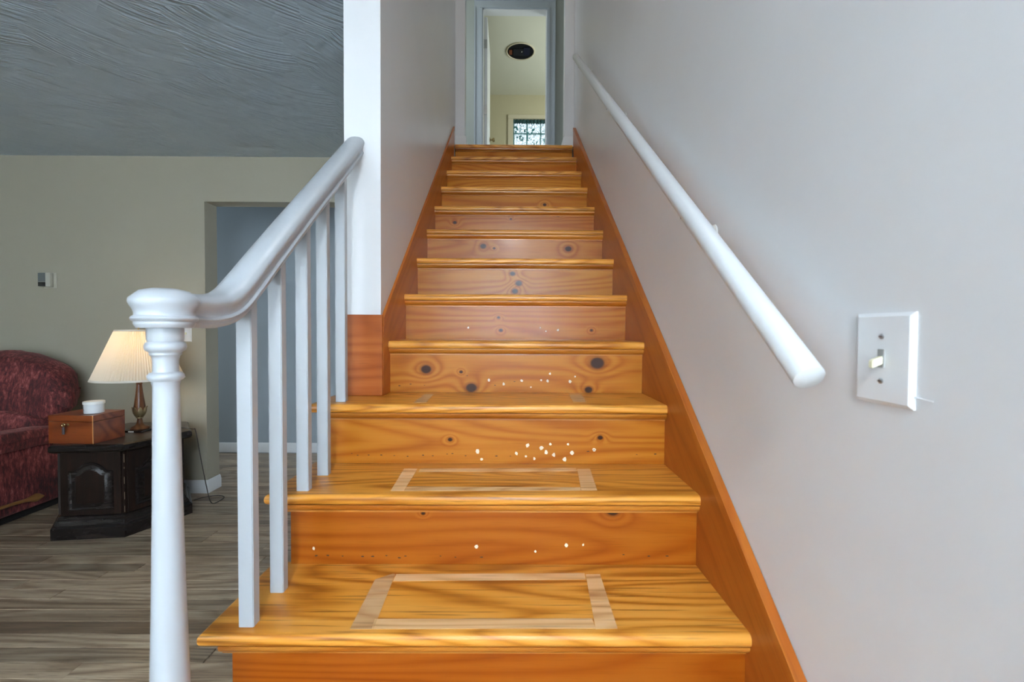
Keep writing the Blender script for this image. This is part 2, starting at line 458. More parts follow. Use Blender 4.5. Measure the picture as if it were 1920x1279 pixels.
# upper room
bm = B(); box(bm, -1.7, 2.0, YD+.1, YR+.1, ZU-.14, ZU); struct('floor_upper_room', bm, M['subfloor'], 'floor of the upper room')
WX0, WX1, WZ0, WZ1 = .038, .93, 3.5, 4.595
bm = B()
box(bm, -1.7, WX0, YR, YR+.1, ZU, ZUC+.02); box(bm, WX1, 2.0, YR, YR+.1, ZU, ZUC+.02); box(bm, WX0, WX1, YR, YR+.1, ZU, WZ0); box(bm, WX0, WX1, YR, YR+.1, WZ1, ZUC+.02)
struct('wall_upper_room', bm, M['uproom'], 'yellowish wall of the upper room with a window')
bm = B(); box(bm, -1.8, -1.7, YD+.1, YR+.1, ZU, ZUC); struct('wall_upper_room_left', bm, M['uproom'], 'side wall of the upper room')
bm = B(); box(bm, 2.0, 2.1, YD+.1, YR+.1, ZU, ZUC); box(bm, 1.8, 2.0, YD+.0, YD+.1, ZU, ZUC+.1); struct('wall_upper_room_right', bm, M['uproom'], 'side wall of the upper room')
bm = B(); box(bm, 1.8, 2.1, YD, YR+.1, ZUC, ZUC+.1); struct('ceiling_upper_room', bm, M['upceil'], 'edge of the upper room ceiling')
cream = paint('cream_trim', (.66, .60, .45), .5)
bm = B()
box(bm, WX0-.088, WX0, YR-.018, YR, WZ0-.09, WZ1, .003, 1); box(bm, WX1, WX1+.088, YR-.018, YR, WZ0-.09, WZ1, .003, 1)
box(bm, WX0-.088, WX1+.088, YR-.02, YR, WZ1, WZ1+.062, .003, 1); box(bm, WX0-.1, WX1+.1, YR-.05, YR, WZ0-.03, WZ0, .003, 1)
win = struct('window_2', bm, cream, 'upstairs window with cream trim and a lace curtain')
bm = B()
for i in range(5):
    x = WX0 + (WX1-WX0)*i/4; h = .02 if i in (0, 4) else .009
    box(bm, max(WX0, x-h), min(WX1, x+h), YR+.03, YR+.055, WZ0, WZ1)
for i in range(6):
    z = WZ0 + (WZ1-WZ0)*i/5; h = .022 if i in (0, 5) else .009
    box(bm, WX0, WX1, YR+.031, YR+.054, max(WZ0, z-h), min(WZ1, z+h))
obj('muntin_grid', bm, paint('dark_green_sash', (.10, .24, .24), .5), win, smooth=0)
for i in range(4):
    for j in range(5):
        x0 = WX0+(WX1-WX0)*i/4; x1 = WX0+(WX1-WX0)*(i+1)/4; z0 = WZ0+(WZ1-WZ0)*j/5; z1 = WZ0+(WZ1-WZ0)*(j+1)/5
        bm = B(); box(bm, x0+.008, x1-.008, YR+.04, YR+.044, z0+.008, z1-.008); obj('pane', bm, glass, win, smooth=0)

# ------------------------------------------------------------------ staircase
stairs = thing('staircase', (.02, .4, 0), 'steep straight varnished orange wood staircase climbing between two walls', 'staircase')
def dents_mat(name, col, r=.6): return plain(name, col, r)
chip_m = plain('bare_pale_wood', (.78, .70, .58), .7)
dent_m = plain('dark_dent', (.06, .022, .008), .7)
resid = wood('worn_tape_mark', WORN, cath=30, cathw=.4, dens=30, rough=.45, pore=.4, coat=0, spec=.15, pfreq=130)
def px4(x, y): return (260+x/1.5238, 920+y/1.5238)
def px5(x, y): return (560+x/2.5946, 600+y/2.5946)
def px3(x, y): return (700+x/3.0444, 240+y/3.0444)
KN = {4: [(*px4(1355, 57), 10), (*px4(813, 65), 3)],
      5: [(*px5(737, 582), 3.5), (*px5(1467, 573), 4)],
      6: [(*px5(620, 240), 8), (*px5(840, 330), 8.5), (*px5(1453, 210), 11), (*px5(1410, 340), 6), (*px5(790, 253), 2.5)],
      7: [(*px3(728, 1155), 2.8), (*px3(1245, 1155), 2.2), (*px3(715, 1082), 2.2)],
      8: [(*px3(795, 832), 4), (*px3(830, 887), 5), (*px3(808, 932), 4.6)],
      9: [(*px3(627, 675), 4.6), (*px3(1113, 690), 5), (*px3(690, 687), 2)],
      10: [(*px3(465, 540), 2.8), (*px3(1055, 498), 2.4), (*px3(785, 520), 1.6)],
      11: [(*px3(978, 438), 2.6)]}
CH = {4: [px4(*p) for p in ((1134, 174), (1270, 155), (1222, 156), (965, 160), (500, 165))],
      5: [px5(*p) for p in ((1113, 610), (1225, 605), (1310, 605), (1180, 622), (1203, 645), (1242, 657), (1105, 663), (1147, 675), (1437, 630), (1295, 678), (1060, 650), (870, 640), (890, 677), (1330, 647))],
      6: [px5(*p) for p in ((1085, 295), (1180, 293), (1211, 297), (1222, 262), (1130, 327), (997, 312), (1320, 300), (1345, 275), (925, 292))],
      7: [px5(*p) for p in ((1203, 55), (1262, 50), (1175, 38), (825, 38))]}
DE = {4: [px4(*p) for p in ((508, 186), (540, 185), (583, 187), (640, 188), (668, 188), (708, 186), (745, 192), (762, 187), (862, 187), (905, 190), (980, 190), (1385, 183), (1458, 187), (1510, 187))],
      5: [px5(*p) for p in ((258, 650), (287, 658), (340, 657), (402, 657), (465, 660), (530, 664), (605, 658), (652, 661), (722, 653), (748, 650), (812, 661), (962, 662), (1030, 663), (1408, 640), (1437, 632), (1645, 655), (1735, 653))],
      6: [px5(*p) for p in ((490, 320), (545, 312), (612, 318), (820, 272), (955, 318), (1050, 300))]}
def flecks(pts, y, size, seed):
    rr = random.Random(seed); b_ = B()
    for (px, py) in pts:
        c = atY(px, py, y); s = size*rr.uniform(.6, 1.25)
        k = 6; vs = [(c.x+s*math.cos(2*PI*i/k)*rr.uniform(.6, 1.1)*(1 if size > .003 else 1.7), y+.0006, c.z+s*math.sin(2*PI*i/k)*rr.uniform(.6, 1.1)*(1.15 if size > .003 else .7)) for i in range(k)]
        prism(b_, vs, (0, -.0009, 0))
    return b_
RT = {3: (.64, .42, .20), 4: (.70, .50, .24), 5: (.88, .80, .48), 6: (.93, .90, .68), 7: (.86, .78, .70), 8: (.90, .95, 1.05), 9: (.86, .84, 1.1),  # board tones, with part of the light's fall put into the tint
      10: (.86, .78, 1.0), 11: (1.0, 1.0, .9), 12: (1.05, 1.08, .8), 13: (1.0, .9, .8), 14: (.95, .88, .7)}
TT = 0.028
for k in range(1, 15):
    yn, z = ny(k), nz(k); yb = ny(k+1)+OV+.012
    open_ = k <= 5
    xl = XT if open_ else XL-.004
    # tread: a board with half-round front (and open left) edges
    if k < 14:
        bm = B()
        if k < 5: pts = [(xl, yn), (XR+.003, yn), (XR+.003, yb), (xl, yb)]
        elif k == 5: pts = [(xl, yn), (XR+.003, yn), (XR+.003, yb), (WLI+.002, yb), (WLI+.002, YW-.001), (xl, YW-.001)]
        else: pts = [(xl, yn), (XR+.003, yn), (XR+.003, yb), (xl, yb)]
    else:
        pts = [(WLI+.002, yn), (WR-.002, yn), (WR-.002, YS+.10), (WLI+.002, YS+.10)]
        pts = [(XL-.004, yn), (XR+.004, yn), (XR+.004, YS-.001), (XL-.004, YS-.001)]
        bm = B()
    a, b_ = prism(bm, [(p[0], p[1], z) for p in pts], (0, 0, -TT))
    es = []
    for e in bm.edges:
        m_ = (e.verts[0].co+e.verts[1].co)/2; dz = abs(e.verts[0].co.z-e.verts[1].co.z)
        if dz < 1e-4 and (abs(m_.y-yn) < 1e-4 or (open_ and abs(m_.x-xl) < 1e-4)): es.append(e)
    bmesh.ops.bevel(bm, geom=es, offset=.0115, segments=5, affect='EDGES', profile=.5)
    tr = obj('tread', bm, M['tread'], stairs, loc=(.02, (yn+yb)/2, z))
    # cove moulding under the nosing
    bm = B()
    cv = [(0, 0)] + [(-.019+.017*math.sin(t)*1, -.019+.017*(1-math.cos(t))) for t in (0, .4, .8, 1.2, 1.57)]
    yr_ = yn + OV
    cp = [(yr_, z-TT), (yr_-.019, z-TT), (yr_-.019, z-TT-.004), (yr_-.0165, z-TT-.010), (yr_-.010, z-TT-.0165), (yr_-.004, z-TT-.019), (yr_-.004, z-TT-.023), (yr_, z-TT-.023)]
    xc0 = (XP-.018) if open_ else XL
    prism(bm, [(xc0, p[0], p[1]) for p in cp], (XR-xc0, 0, 0))
    obj('cove_moulding', bm, M['cove'], stairs)
    # riser
    x0r = XP if open_ else XL-.003
    cx, cz = (x0r+XR)/2, (nz(k-1)+z-TT)/2
    kn = []
    for (px, py, pr) in KN.get(k, ()):
        c = atY(px, py, yr_); kn.append((c.x-cx, c.z-cz, pr*yr_/F_PX))
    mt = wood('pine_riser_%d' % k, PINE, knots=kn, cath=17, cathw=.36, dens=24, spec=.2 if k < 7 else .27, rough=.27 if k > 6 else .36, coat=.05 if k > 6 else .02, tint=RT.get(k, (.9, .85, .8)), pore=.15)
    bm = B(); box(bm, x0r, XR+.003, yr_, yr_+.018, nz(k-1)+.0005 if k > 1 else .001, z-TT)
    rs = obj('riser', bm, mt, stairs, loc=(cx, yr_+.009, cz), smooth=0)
    if k in CH: tag(obj('bare_chips', flecks(CH[k], yr_, .0065 if k == 5 else .005, k), chip_m, rs), 'small pale chips in the varnish', kind='stuff')
    if k in DE: tag(obj('nail_dents', flecks(DE[k], yr_, .0026, k+50), dent_m, rs), 'small dark dents in the wood', kind='stuff')
    # pale frames of old tread-pad adhesive
    strips = {3: [[(737, 1076), (741, 1077), (700, 1180), (656, 1180), (703, 1087)], [(1098, 1077), (1125, 1077), (1158, 1179), (1117, 1180)],
                  [(703, 1161), (1110, 1160), (1117, 1179), (697, 1180)], [(743, 1077), (1096, 1075), (1098, 1087), (737, 1090)]],
              4: [[(758, 879), (783, 879), (757, 921), (732, 921)], [(1082, 879), (1106, 879), (1120, 920), (1090, 920)],
                  [(762, 913), (1088, 914), (1089, 920), (758, 921)], [(788, 879), (1080, 878), (1082, 884), (785, 885)]],
              5: [[(797, 739), (814, 739), (799, 755), (775, 755)], [(1067, 740), (1090, 740), (1099, 754), (1075, 754)]]}.get(k, ())
    for q in strips:
        bm = B(); vs = [atZ(px, py, z+.0001) for px, py in q]
        prism(bm, vs, (0, 0, .0005)); obj('adhesive_mark', bm, resid, tr, smooth=0)
# skirting boards that climb along both walls
def skirt(x_in, x_wall, y0, z_off0, y1, z_off1, bottom_plumb=True):
    b_ = B(); s = 1 if x_wall > x_in else -1
    zt0, zt1 = nl(y0)+z_off0, nl(y1)+z_off1
    lo = -.26
    pts = [(x_in, y0, max(0.002, nl(y0)+lo)), (x_in, y0, zt0), (x_in, y1, zt1), (x_in, y1, ZU-.012), (x_in, y1-.1, nl(y1-.1)+lo)]
    if y0 < .6: pts = [(x_in, y0, .002), (x_in, y0, zt0), (x_in, y1, zt1), (x_in, y1, ZU-.012), (x_in, y1-.1, nl(y1-.1)+lo), (x_in, .72, .002)]
    prism(b_, pts, (x_wall-x_in, 0, 0))
    o = obj('skirt_board', b_, M['skirt'], stairs, smooth=0)
    c = B(); d = .032
    q = [(x_in-s*.0022, y0, zt0-d), (x_in-s*.0022, y0, zt0), (x_in-s*.0022, y1, zt1), (x_in-s*.0022, y1, zt1-d)]
    prism(c, q, (s*.003, 0, 0))
    obj('skirt_cap', c, M['skirt'], stairs, smooth=0)
skirt(XR, WR-.001, .30, .118, 3.605, .152)
skirt(XL, WLI+.001, YW-.0015, .132, 3.590, .160)
# board on the end of the stair wall
bm = B(); box(bm, WLO+.001, WLI+.008, YW-.012, YW-.0005, nz(5)+.0005, 1.232, .0012, 1)
obj('end_board', bm, M['endboard'], stairs, smooth=0)
# closed side below the open treads
bm = B()
for k in range(1, 6): box(bm, XP, XP+.015, ny(k)+OV+.018, (ny(k+1)+OV) if k < 5 else YW-.001, .001, nz(k)-TT-.0005)
obj('side_panel', bm, M['trimwhite'], stairs, smooth=0)

# ------------------------------------------------------------------ banister
BX, NY_ = -.537, .712
ban = thing('banister', (BX, NY_, nz(2)), 'white painted stair banister with turned newel post and square balusters', 'railing')
prof = [(0, 0), (.014, -.0015), (.025, -.006), (.0315, -.013), (.0325, -.018), (.030, -.024), (.0265, -.030), (.0250, -.036), (.0255, -.0395),
        (.0285, -.041), (.0300, -.044), (.0285, -.047), (.0255, -.0485), (.0260, -.0515), (.0250, -.054), (.0225, -.058)]
full = prof + [(-u, v) for u, v in prof[::-1][:-1]]
tops = [(.735, 1.2405), (.80, 1.2415), (.855, 1.256), (.91, 1.297), (.972, 1.349), (1.164, 1.506), (1.38, 1.680), (YW-.002, 1.845)]
path = spline([Vector((BX, a, b)) for a, b in tops], 8)
bm = B(); sweep(bm, path, full)
# round cap over the newel, same moulding turned, slightly raised on top
cap = [(.001, .003), (.018, .0025), (.032, -.001)] + [(u+.0135, v) for u, v in prof[3:]] + [(.02, -.058)]
lathe(bm, cap, (BX, NY_, 1.2405), 40)
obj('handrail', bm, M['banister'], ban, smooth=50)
def zp(py): return 1.1535-(py-650)*.000844
nw = [(.020, 1.183), (.0243, 1.182), (.0243, zp(637)), (.0225, zp(641)), (.0255, zp(643)), (.0272, zp(648)), (.0274, zp(652)), (.0258, zp(657)), (.0215, zp(660)), (.0208, zp(662)),
      (.0212, zp(665)), (.0185, zp(668)), (.0170, zp(675)), (.0168, zp(690)), (.0172, zp(697)), (.0215, zp(699)), (.0240, zp(703)), (.0242, zp(706)), (.0225, zp(711)), (.0188, zp(714)),
      (.0186, zp(718)), (.0178, zp(721)), (.0174, zp(726)), (.0180, zp(780)), (.0200, .90), (.0228, .76), (.0262, .622), (.0285, .52), (.0285, .50), (.033, .49), (.033, .47), (.030, .46), (.030, nz(2)+.0004)]
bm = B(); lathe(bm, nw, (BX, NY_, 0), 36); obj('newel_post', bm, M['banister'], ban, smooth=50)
def top_at(y):
    for a, b in zip(path, path[1:]):
        if a.y <= y <= b.y: return a.z+(b.z-a.z)*(y-a.y)/(b.y-a.y)
for k, yb in ((3, .931), (3, 1.053), (4, 1.186), (4, 1.313), (5, 1.453)):
    bm = B(); hw, hd = .0155, .012
    r = bmesh.ops.create_cube(bm, size=1)
    for v in r['verts']:
        yy = yb + v.co.y*2*hd
        v.co = Vector((BX + v.co.x*2*hw, yy, nz(k)+.0004 if v.co.z < 0 else top_at(yy)-.066))
    bmesh.ops.bevel(bm, geom=[e for e in bm.edges if abs(e.verts[0].co.z-e.verts[1].co.z) > .2], offset=.0016, segments=2, affect='EDGES')
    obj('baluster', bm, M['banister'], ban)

# ------------------------------------------------------------------ entry ceiling light (above and behind the camera)
ec = Vector((.02, -1.0, ZC))
el = thing('entry_ceiling_light', (ec.x, ec.y, ZC-.12), 'frosted glass dome light on the entry ceiling', 'ceiling light')
bm = B(); lathe(bm, [(.16, 0), (.16, -.02), (.15, -.025)], ec, 32); obj('ceiling_plate', bm, M['trimwhite'], el, smooth=40)
fro = NT('frosted_lit_glass'); fro.bsdf(Base_Color=(.9, .9, .9), Emission_Color=(.93, .96, 1), Emission_Strength=62.0)
bm = B(); lathe(bm, [(.148, -.026), (.145, -.05), (.125, -.085), (.085, -.11), (.04, -.121), (.002, -.123)], ec, 32); obj('glass_dome', bm, fro.m, el, smooth=60)

uc = Vector((.03, 1.75, ZUC))  # unseen dome added to brighten the upper flight
ul = thing('stairwell_fill_dome', (uc.x, uc.y, ZUC-.12), 'added unseen fill dome on the ceiling high over the stairs', 'ceiling light')
bm = B(); lathe(bm, [(.16, 0), (.16, -.02), (.15, -.025)], uc, 32); obj('ceiling_plate', bm, M['trimwhite'], ul, smooth=40)
fru = NT('stairwell_fill_glow'); fru.bsdf(Base_Color=(.9, .9, .9), Emission_Color=(1, .95, .90), Emission_Strength=14.0)
bm = B(); lathe(bm, [(.148, -.026), (.145, -.05), (.125, -.085), (.085, -.11), (.04, -.121), (.002, -.123)], uc, 32); obj('glass_dome', bm, fru.m, ul, smooth=60)

# ------------------------------------------------------------------ wall handrail
HX = .442
p0, p1 = Vector((HX, .667, 1.113)), Vector((HX, 3.16, 3.052))
hr = thing('wall_handrail', tuple(p0), 'round white handrail fixed along the right stair wall', 'handrail')
bm = B(); dv = (p1-p0).normalized()
tube(bm, [p0, p0+dv*.0015, p0+dv*.5, p0+dv*1.5, p1-dv*.0015, p1], lambda t: .0225 if 0 < t < 1 else .0212, 32)
obj('rail', bm, M['white'], hr, smooth=60)
metal_w = plain('painted_metal', (.62, .62, .60), .4)
for t in (.19, .55, .90):
    c = p0.lerp(p1, t)
    bm = B()
    tube(bm, spline([c+Vector((0, 0, -.020)), c+Vector((.004, 0, -.040)), c+Vector((.030, 0, -.052)), c+Vector((WR-HX-.004, 0, -.056))], 5), .0055, 8)
    lathe(bm, [(.022, 0), (.022, -.003), (.012, -.008)], (WR-.0005, c.y, c.z-.056), 16, 'x')
    br = obj('bracket', bm, metal_w, hr)
    q = c + Vector((-.016, -.004, -.017))
    bm = B(); lathe(bm, [(.004, -.004), (.0042, .002), (.002, .004)], q, 8); obj('screw', bm, steel, br)

# ------------------------------------------------------------------ switch on the right wall
sw = thing('light_switch', (WR, .613, 1.085), 'white toggle light switch plate on the wall below the round handrail', 'light switch')
def wplate(b_, x, s, yc, zc, w, h, t=.006, bv=.005):
    """bevelled plate standing off a wall face at x toward direction s"""
    lo = [(x, yc+a*w/2, zc+b*h/2) for a, b in ((-1, -1), (1, -1), (1, 1), (-1, 1))]
    mid = [(x+s*t*.45, p[1], p[2]) for p in lo]
    hi = [(x+s*t, yc+a*(w/2-bv), zc+b*(h/2-bv)) for a, b in ((-1, -1), (1, -1), (1, 1), (-1, 1))]
    rg = [[b_.verts.new(p) for p in r] for r in (lo, mid, hi)]
    for r0, r1 in zip(rg, rg[1:]):
        for i in range(4): b_.faces.new((r0[i], r0[(i+1) % 4], r1[(i+1) % 4], r1[i]))
    b_.faces.new(rg[0][::-1]); b_.faces.new(rg[-1])
plas = plain('white_plastic', (.78, .81, .84), .25); ivory = plain('ivory_plastic', (.80, .77, .55), .3)
YS_, ZS_ = .6125, 1.1455
bm = B(); wplate(bm, WR, -1, YS_, ZS_, .094, .124); obj('plate', bm, plas, sw, smooth=20)
bm = B(); box(bm, WR-.0075, WR-.005, YS_-.005, YS_+.005, ZS_-.012, ZS_+.013); obj('toggle_slot', bm, plain('slot_grey', (.30, .31, .31), .5), sw, smooth=0)
bm = B(); a, b_ = prism(bm, [(WR-.006, YS_-.004, ZS_+.004), (WR-.006, YS_+.004, ZS_+.004), (WR-.006, YS_+.004, ZS_-.007), (WR-.006, YS_-.004, ZS_-.007)], (-.015, 0, -.006))
bmesh.ops.bevel(bm, geom=list(bm.edges), offset=.0012, segments=2, affect='EDGES'); obj('toggle', bm, ivory, sw)
for dz in (.030, -.030):
    bm = B(); lathe(bm, [(.0036, 0), (.0036, -.001), (.0022, -.002)], (WR-.006, YS_, ZS_+dz), 14, 'x')
    s_ = obj('screw', bm, steel, sw)
    bm = B(); box(bm, WR-.0084, WR-.0079, YS_-.003, YS_+.003, ZS_+dz-.0006, ZS_+dz+.0006); obj('screw_slot', bm, dent_m, s_, smooth=0)
bm = B(); tube(bm, [(WR-.001, .566, 1.1), (WR-.003, .557, 1.0995), (WR-.003, .548, 1.099), (WR-.002, .540, 1.0985)], lambda t: .0014-.0008*t, 6); obj('paint_strand', bm, plas, sw)

# ------------------------------------------------------------------ living room things
# thermostat
tx, tz = -3.267, 1.5155
th = thing('thermostat', (tx, YB, tz-.056), 'small beige wall thermostat with grey and black face', 'thermostat')
bm = B(); box(bm, tx-.035, tx+.054, YB-.008, YB-.0005, tz-.057, tz+.054, .002, 1); obj('back_plate', bm, plain('beige_plastic', (.50, .48, .40), .5), th)
bm = B(); box(bm, tx-.048, tx+.036, YB-.036, YB-.008, tz-.046, tz+.052, .003, 2); bd = obj('housing', bm, plain('beige_plastic_face', (.46, .45, .38), .45), th)
bm = B(); box(bm, tx-.046, tx+.004, YB-.0375, YB-.036, tz-.012, tz+.049); obj('display', bm, plain('grey_display', (.16, .18, .18), .2), bd, smooth=0)
bm = B(); box(bm, tx-.046, tx+.004, YB-.0375, YB-.036, tz-.044, tz-.014); obj('button_panel', bm, plain('black_panel', (.008, .009, .01), .3), bd, smooth=0)
# wall plate beside the doorway
bm = B()
wx, wz = -2.303, 1.1425
for r_ in (0,):
    lo = [(wx+a*.036, YB, wz+b*.058) for a, b in ((-1, -1), (1, -1), (1, 1), (-1, 1))]
    hi = [(wx+a*.032, YB-.006, wz+b*.054) for a, b in ((-1, -1), (1, -1), (1, 1), (-1, 1))]
    A_ = [bm.verts.new(p) for p in lo]; C_ = [bm.verts.new(p) for p in hi]
    for i in range(4): bm.faces.new((A_[i], A_[(i+1) % 4], C_[(i+1) % 4], C_[i]))
    bm.faces.new(A_[::-1]); bm.faces.new(C_)
wp = thing('wall_plate', (wx, YB, wz-.058), 'small white switch plate on the tan wall above the table lamp', 'light switch')
obj('plate', bm, plas, wp, smooth=20)
bm = B(); box(bm, wx-.004, wx+.004, YB-.016, YB-.006, wz-.006, wz+.010, .001, 1); obj('toggle', bm, ivory, wp)

# hexagonal end table
TC = Vector((-2.395, 2.845, 0)); TA = math.radians(7.6)
tb = thing('end_table', tuple(TC), 'black hexagonal end table with arched door panels', 'table')
n_ = NT('black_worn_lacquer'); co = n_.obj()
c_ = n_.ramp(n_.noise(n_.vm('MULTIPLY', co, (3, 3, 14)), 3, 5, .6), [(.3, (.006, .005, .005)), (.6, (.016, .012, .011)), (.8, (.035, .022, .016))])
blk = n_.bsdf(Base_Color=c_, Roughness=.26, Specular_IOR_Level=.35)
n_ = NT('dark_stained_panel'); co = n_.obj()
c_ = n_.ramp(n_.noise(n_.vm('MULTIPLY', co, (22, 22, 2)), 2, 5, .6), [(.25, (.006, .004, .0035)), (.6, (.016, .0085, .006)), (.85, (.032, .015, .009))])
dkp = n_.bsdf(Base_Color=c_, Roughness=.34, Specular_IOR_Level=.2)
ttop_m = wood('dark_table_top', [(.2, (.022, .014, .010)), (.6, (.045, .030, .022)), (.9, (.08, .055, .04))], rough=.25, coat=.3)
def hexv(R_, z): return [(TC.x+R_*math.cos(TA+PI/3*i), TC.y+R_*math.sin(TA+PI/3*i), z) for i in range(6)]
def hexlathe(prof, mat, name, parent=tb, smooth=25):
    b_ = B(); rg = [[b_.verts.new(p) for p in hexv(r, z)] for r, z in prof]
    for r0, r1 in zip(rg, rg[1:]):
        for i in range(6): b_.faces.new((r0[i], r0[(i+1) % 6], r1[(i+1) % 6], r1[i]))
    b_.faces.new(rg[0][::-1]); b_.faces.new(rg[-1])
    return obj(name, b_, mat, parent, loc=tuple(TC), smooth=smooth)
hexlathe([(.352, .482), (.368, .488), (.376, .498), (.376, .516), (.370, .524), (.360, .5285)], blk, 'edge_moulding')
hexlathe([(.360, .5285), (.3595, .5297), (.356, .530)], ttop_m, 'table_top')
hexlathe([(.325, .11), (.325, .483)], dkp, 'carcass', smooth=0)
hexlathe([(.372, 0), (.372, .062), (.364, .070), (.356, .074), (.352, .090), (.344, .100), (.338, .104), (.336, .116), (.326, .122)], blk, 'plinth')
worn = plain('worn_edge', (.20, .15, .10), .6)
for i in range(6):
    a = Vector(hexv(.325, 0)[i]); b_ = Vector(hexv(.325, 0)[(i+1) % 6])
    mid_ang = TA+PI/3*i+PI/6
    nrm = Vector((math.cos(mid_ang), math.sin(mid_ang), 0)); u = (b_-a).normalized(); c = (a+b_)/2
    if nrm.y > .3: continue
    def P(s, z, o): return c + u*s + Vector((0, 0, z)) + nrm*o
    hw = .1505
    bm = B(); prism(bm, [P(-hw, .126, .0005), P(hw, .126, .0005), P(hw, .478, .0005), P(-hw, .478, .0005)], nrm*.010)
    dr_ = obj('door', bm, dkp, tb, smooth=0)
    # arched raised panel: outline with a cathedral top, bevelled up to a field
    def outline(g):
        w_ = .108-g; zb, zs, za = .158+g, .372-g*.6, .418-g
        pts = [(-w_, zb), (w_, zb), (w_, zs)]
        for q in range(1, 16):
            s = 1-2*q/16
            ss = s*w_
            e = max(0, 1-(abs(s)/.72)**2.2)
            pts.append((ss, zs+(za-zs)*e))
        pts.append((-w_, zs)); return pts
    bm = B(); rg = []
    for g, o in ((-.006, .010), (-.002, .017), (.004, .0165), (.010, .0112), (.014, .0112), (.032, .019), (.036, .0195)):
        rg.append([bm.verts.new(P(s, z, o)) for s, z in outline(g)])
    for r0, r1 in zip(rg, rg[1:]):
        m_ = len(r0)
        for q in range(m_): bm.faces.new((r0[q], r0[(q+1) % m_], r1[(q+1) % m_], r1[q]))
    bm.faces.new(rg[-1])
    pnl = obj('raised_panel', bm, blk, dr_, smooth=40)
    bm = B(); prism(bm, [P(s, z, .0197) for s, z in outline(.036)], nrm*.0004); obj('panel_field', bm, dkp, dr_, smooth=0)
    bm = B(); lathe(bm, [(.006, 0), (.005, .010), (.010, .014), (.012, .02), (.008, .026), (.002, .028)], (0, 0, 0), 14, 'z')
    bmesh.ops.transform(bm, verts=bm.verts, matrix=Matrix.Translation(P(hw-.022, .33, .0105)) @ nrm.to_track_quat('Z', 'Y').to_matrix().to_4x4())
    if i == 5: obj('knob', bm, blk, dr_)
    else: bm.free()
    # worn pale line on the corner between the doors
    if i != 5: continue
    rr = random.Random(i); bm = B(); z = .13
    while z < .46:
        h = rr.uniform(.01, .05); e = Vector(hexv(.3262, 0)[i])
        box(bm, e.x-.0011, e.x+.0011, e.y-.0011, e.y+.0011, z, min(z+h, .475)); z += h+rr.uniform(.004, .05)
    tag(obj('worn_corner', bm, worn, tb, smooth=0), 'pale worn paint along the corner', kind='stuff')

# wooden box on the table
bxl = Vector((-2.588, 2.553, .5305)); ba = math.radians(-3)
ux, uy = Vector((math.cos(ba), math.sin(ba), 0)), Vector((-math.sin(ba), math.cos(ba), 0))
BW, BD, BH = .262, .20, .160
MB = Matrix.Translation(bxl) @ Matrix.Rotation(ba, 4, 'Z')
bx = thing('wooden_box', tuple(bxl + ux*BW/2 + uy*BD/2), 'reddish polished wooden box with a key in its lock on the end table', 'box')
mah = wood('polished_mahogany', [(.2, (.10, .016, .004)), (.5, (.19, .036, .008)), (.9, (.28, .07, .016))], rough=.3, coat=.08, dens=14, rnd=False, spec=.3, cath=6)
inlay = plain('pale_inlay', (.55, .25, .08), .3)
def bpart(name, b_, mat, parent=bx, sm=0):
    bmesh.ops.transform(b_, verts=b_.verts, matrix=MB); return obj(name, b_, mat, parent, smooth=sm)
bpart('body', box(B(), 0, BW, 0, BD, 0, .124, .0012, 1), mah)
bpart('lid', box(B(), 0, BW, 0, BD, .1252, BH, .0012, 1), mah)
bm = B(); box(bm, BW-.003, BW+.0004, -.0004, .003, .001, BH-.001); bpart('corner_inlay', bm, inlay)
bm = B(); lathe(bm, [(.007, 0), (.007, -.002), (.003, -.003)], (.118, 0, .108), 14, 'y'); bpart('lock', bm, brass, sm=40)
bm = B(); tube(bm, [(.118, -.003, .108), (.118, -.022, .110)], .0022, 8)
tube(bm, [(.118+.009*math.cos(t*.5), -.026, .111+.008*math.sin(t*.5)) for t in range(13)], .0026, 6)
tube(bm, [(.108, -.026, .110), (.098, -.024, .106)], .002, 6); bpart('key', bm, plain('bright_brass', (.62, .46, .22), .25, 1), sm=40)
bm = B(); box(bm, .107, .121, -.027, -.020, .058, .098, .003, 2); tube(bm, [(.114, -.024, .097), (.115, -.024, .107)], .0008, 5); bpart('key_tag', bm, plain('dark_tassel', (.07, .055, .06), .6), sm=40)

# white tub on the box
tp = atZ(169, 774, .5305+BH+.0005)
tp = MB @ Vector((.185, .085, BH+.0006))
tub = thing('plastic_tub', tuple(tp), 'round white plastic tub with a lid standing on the wooden box', 'tub')
bm = B(); lathe(bm, [(.043, 0), (.0455, .002), (.0465, .052)], tp, 36); obj('pot', bm, plas, tub, smooth=40)
bm = B(); lathe(bm, [(.0485, .052), (.0495, .053), (.0495, .066), (.048, .068), (.044, .068), (.043, .067)], tp, 36); obj('lid', bm, plain('white_lid', (.83, .84, .83), .35), tub, smooth=40)
bm = B()
for j, (a0, a1) in enumerate(((-2.28, -2.10), (-2.28, -2.02), (-2.28, -1.92))):
    z = .032-j*.006
    for q in range(6):
        if (q+j) % 5 == 4: continue
        t0 = a0+(a1-a0)*q/6; t1 = a0+(a1-a0)*(q+.75)/6
        r_ = .0463+.0003
        prism(bm, [tp+Vector((r_*math.cos(t), r_*math.sin(t), zz)) for t, zz in ((t0, z), (t1, z), (t1, z+.003), (t0, z+.003))], Vector((math.cos(t0), math.sin(t0), 0))*.0002)
tag(obj('label_print', bm, plain('grey_print', (.10, .11, .12), .6), tub, smooth=0), 'small grey print on the side of the tub')

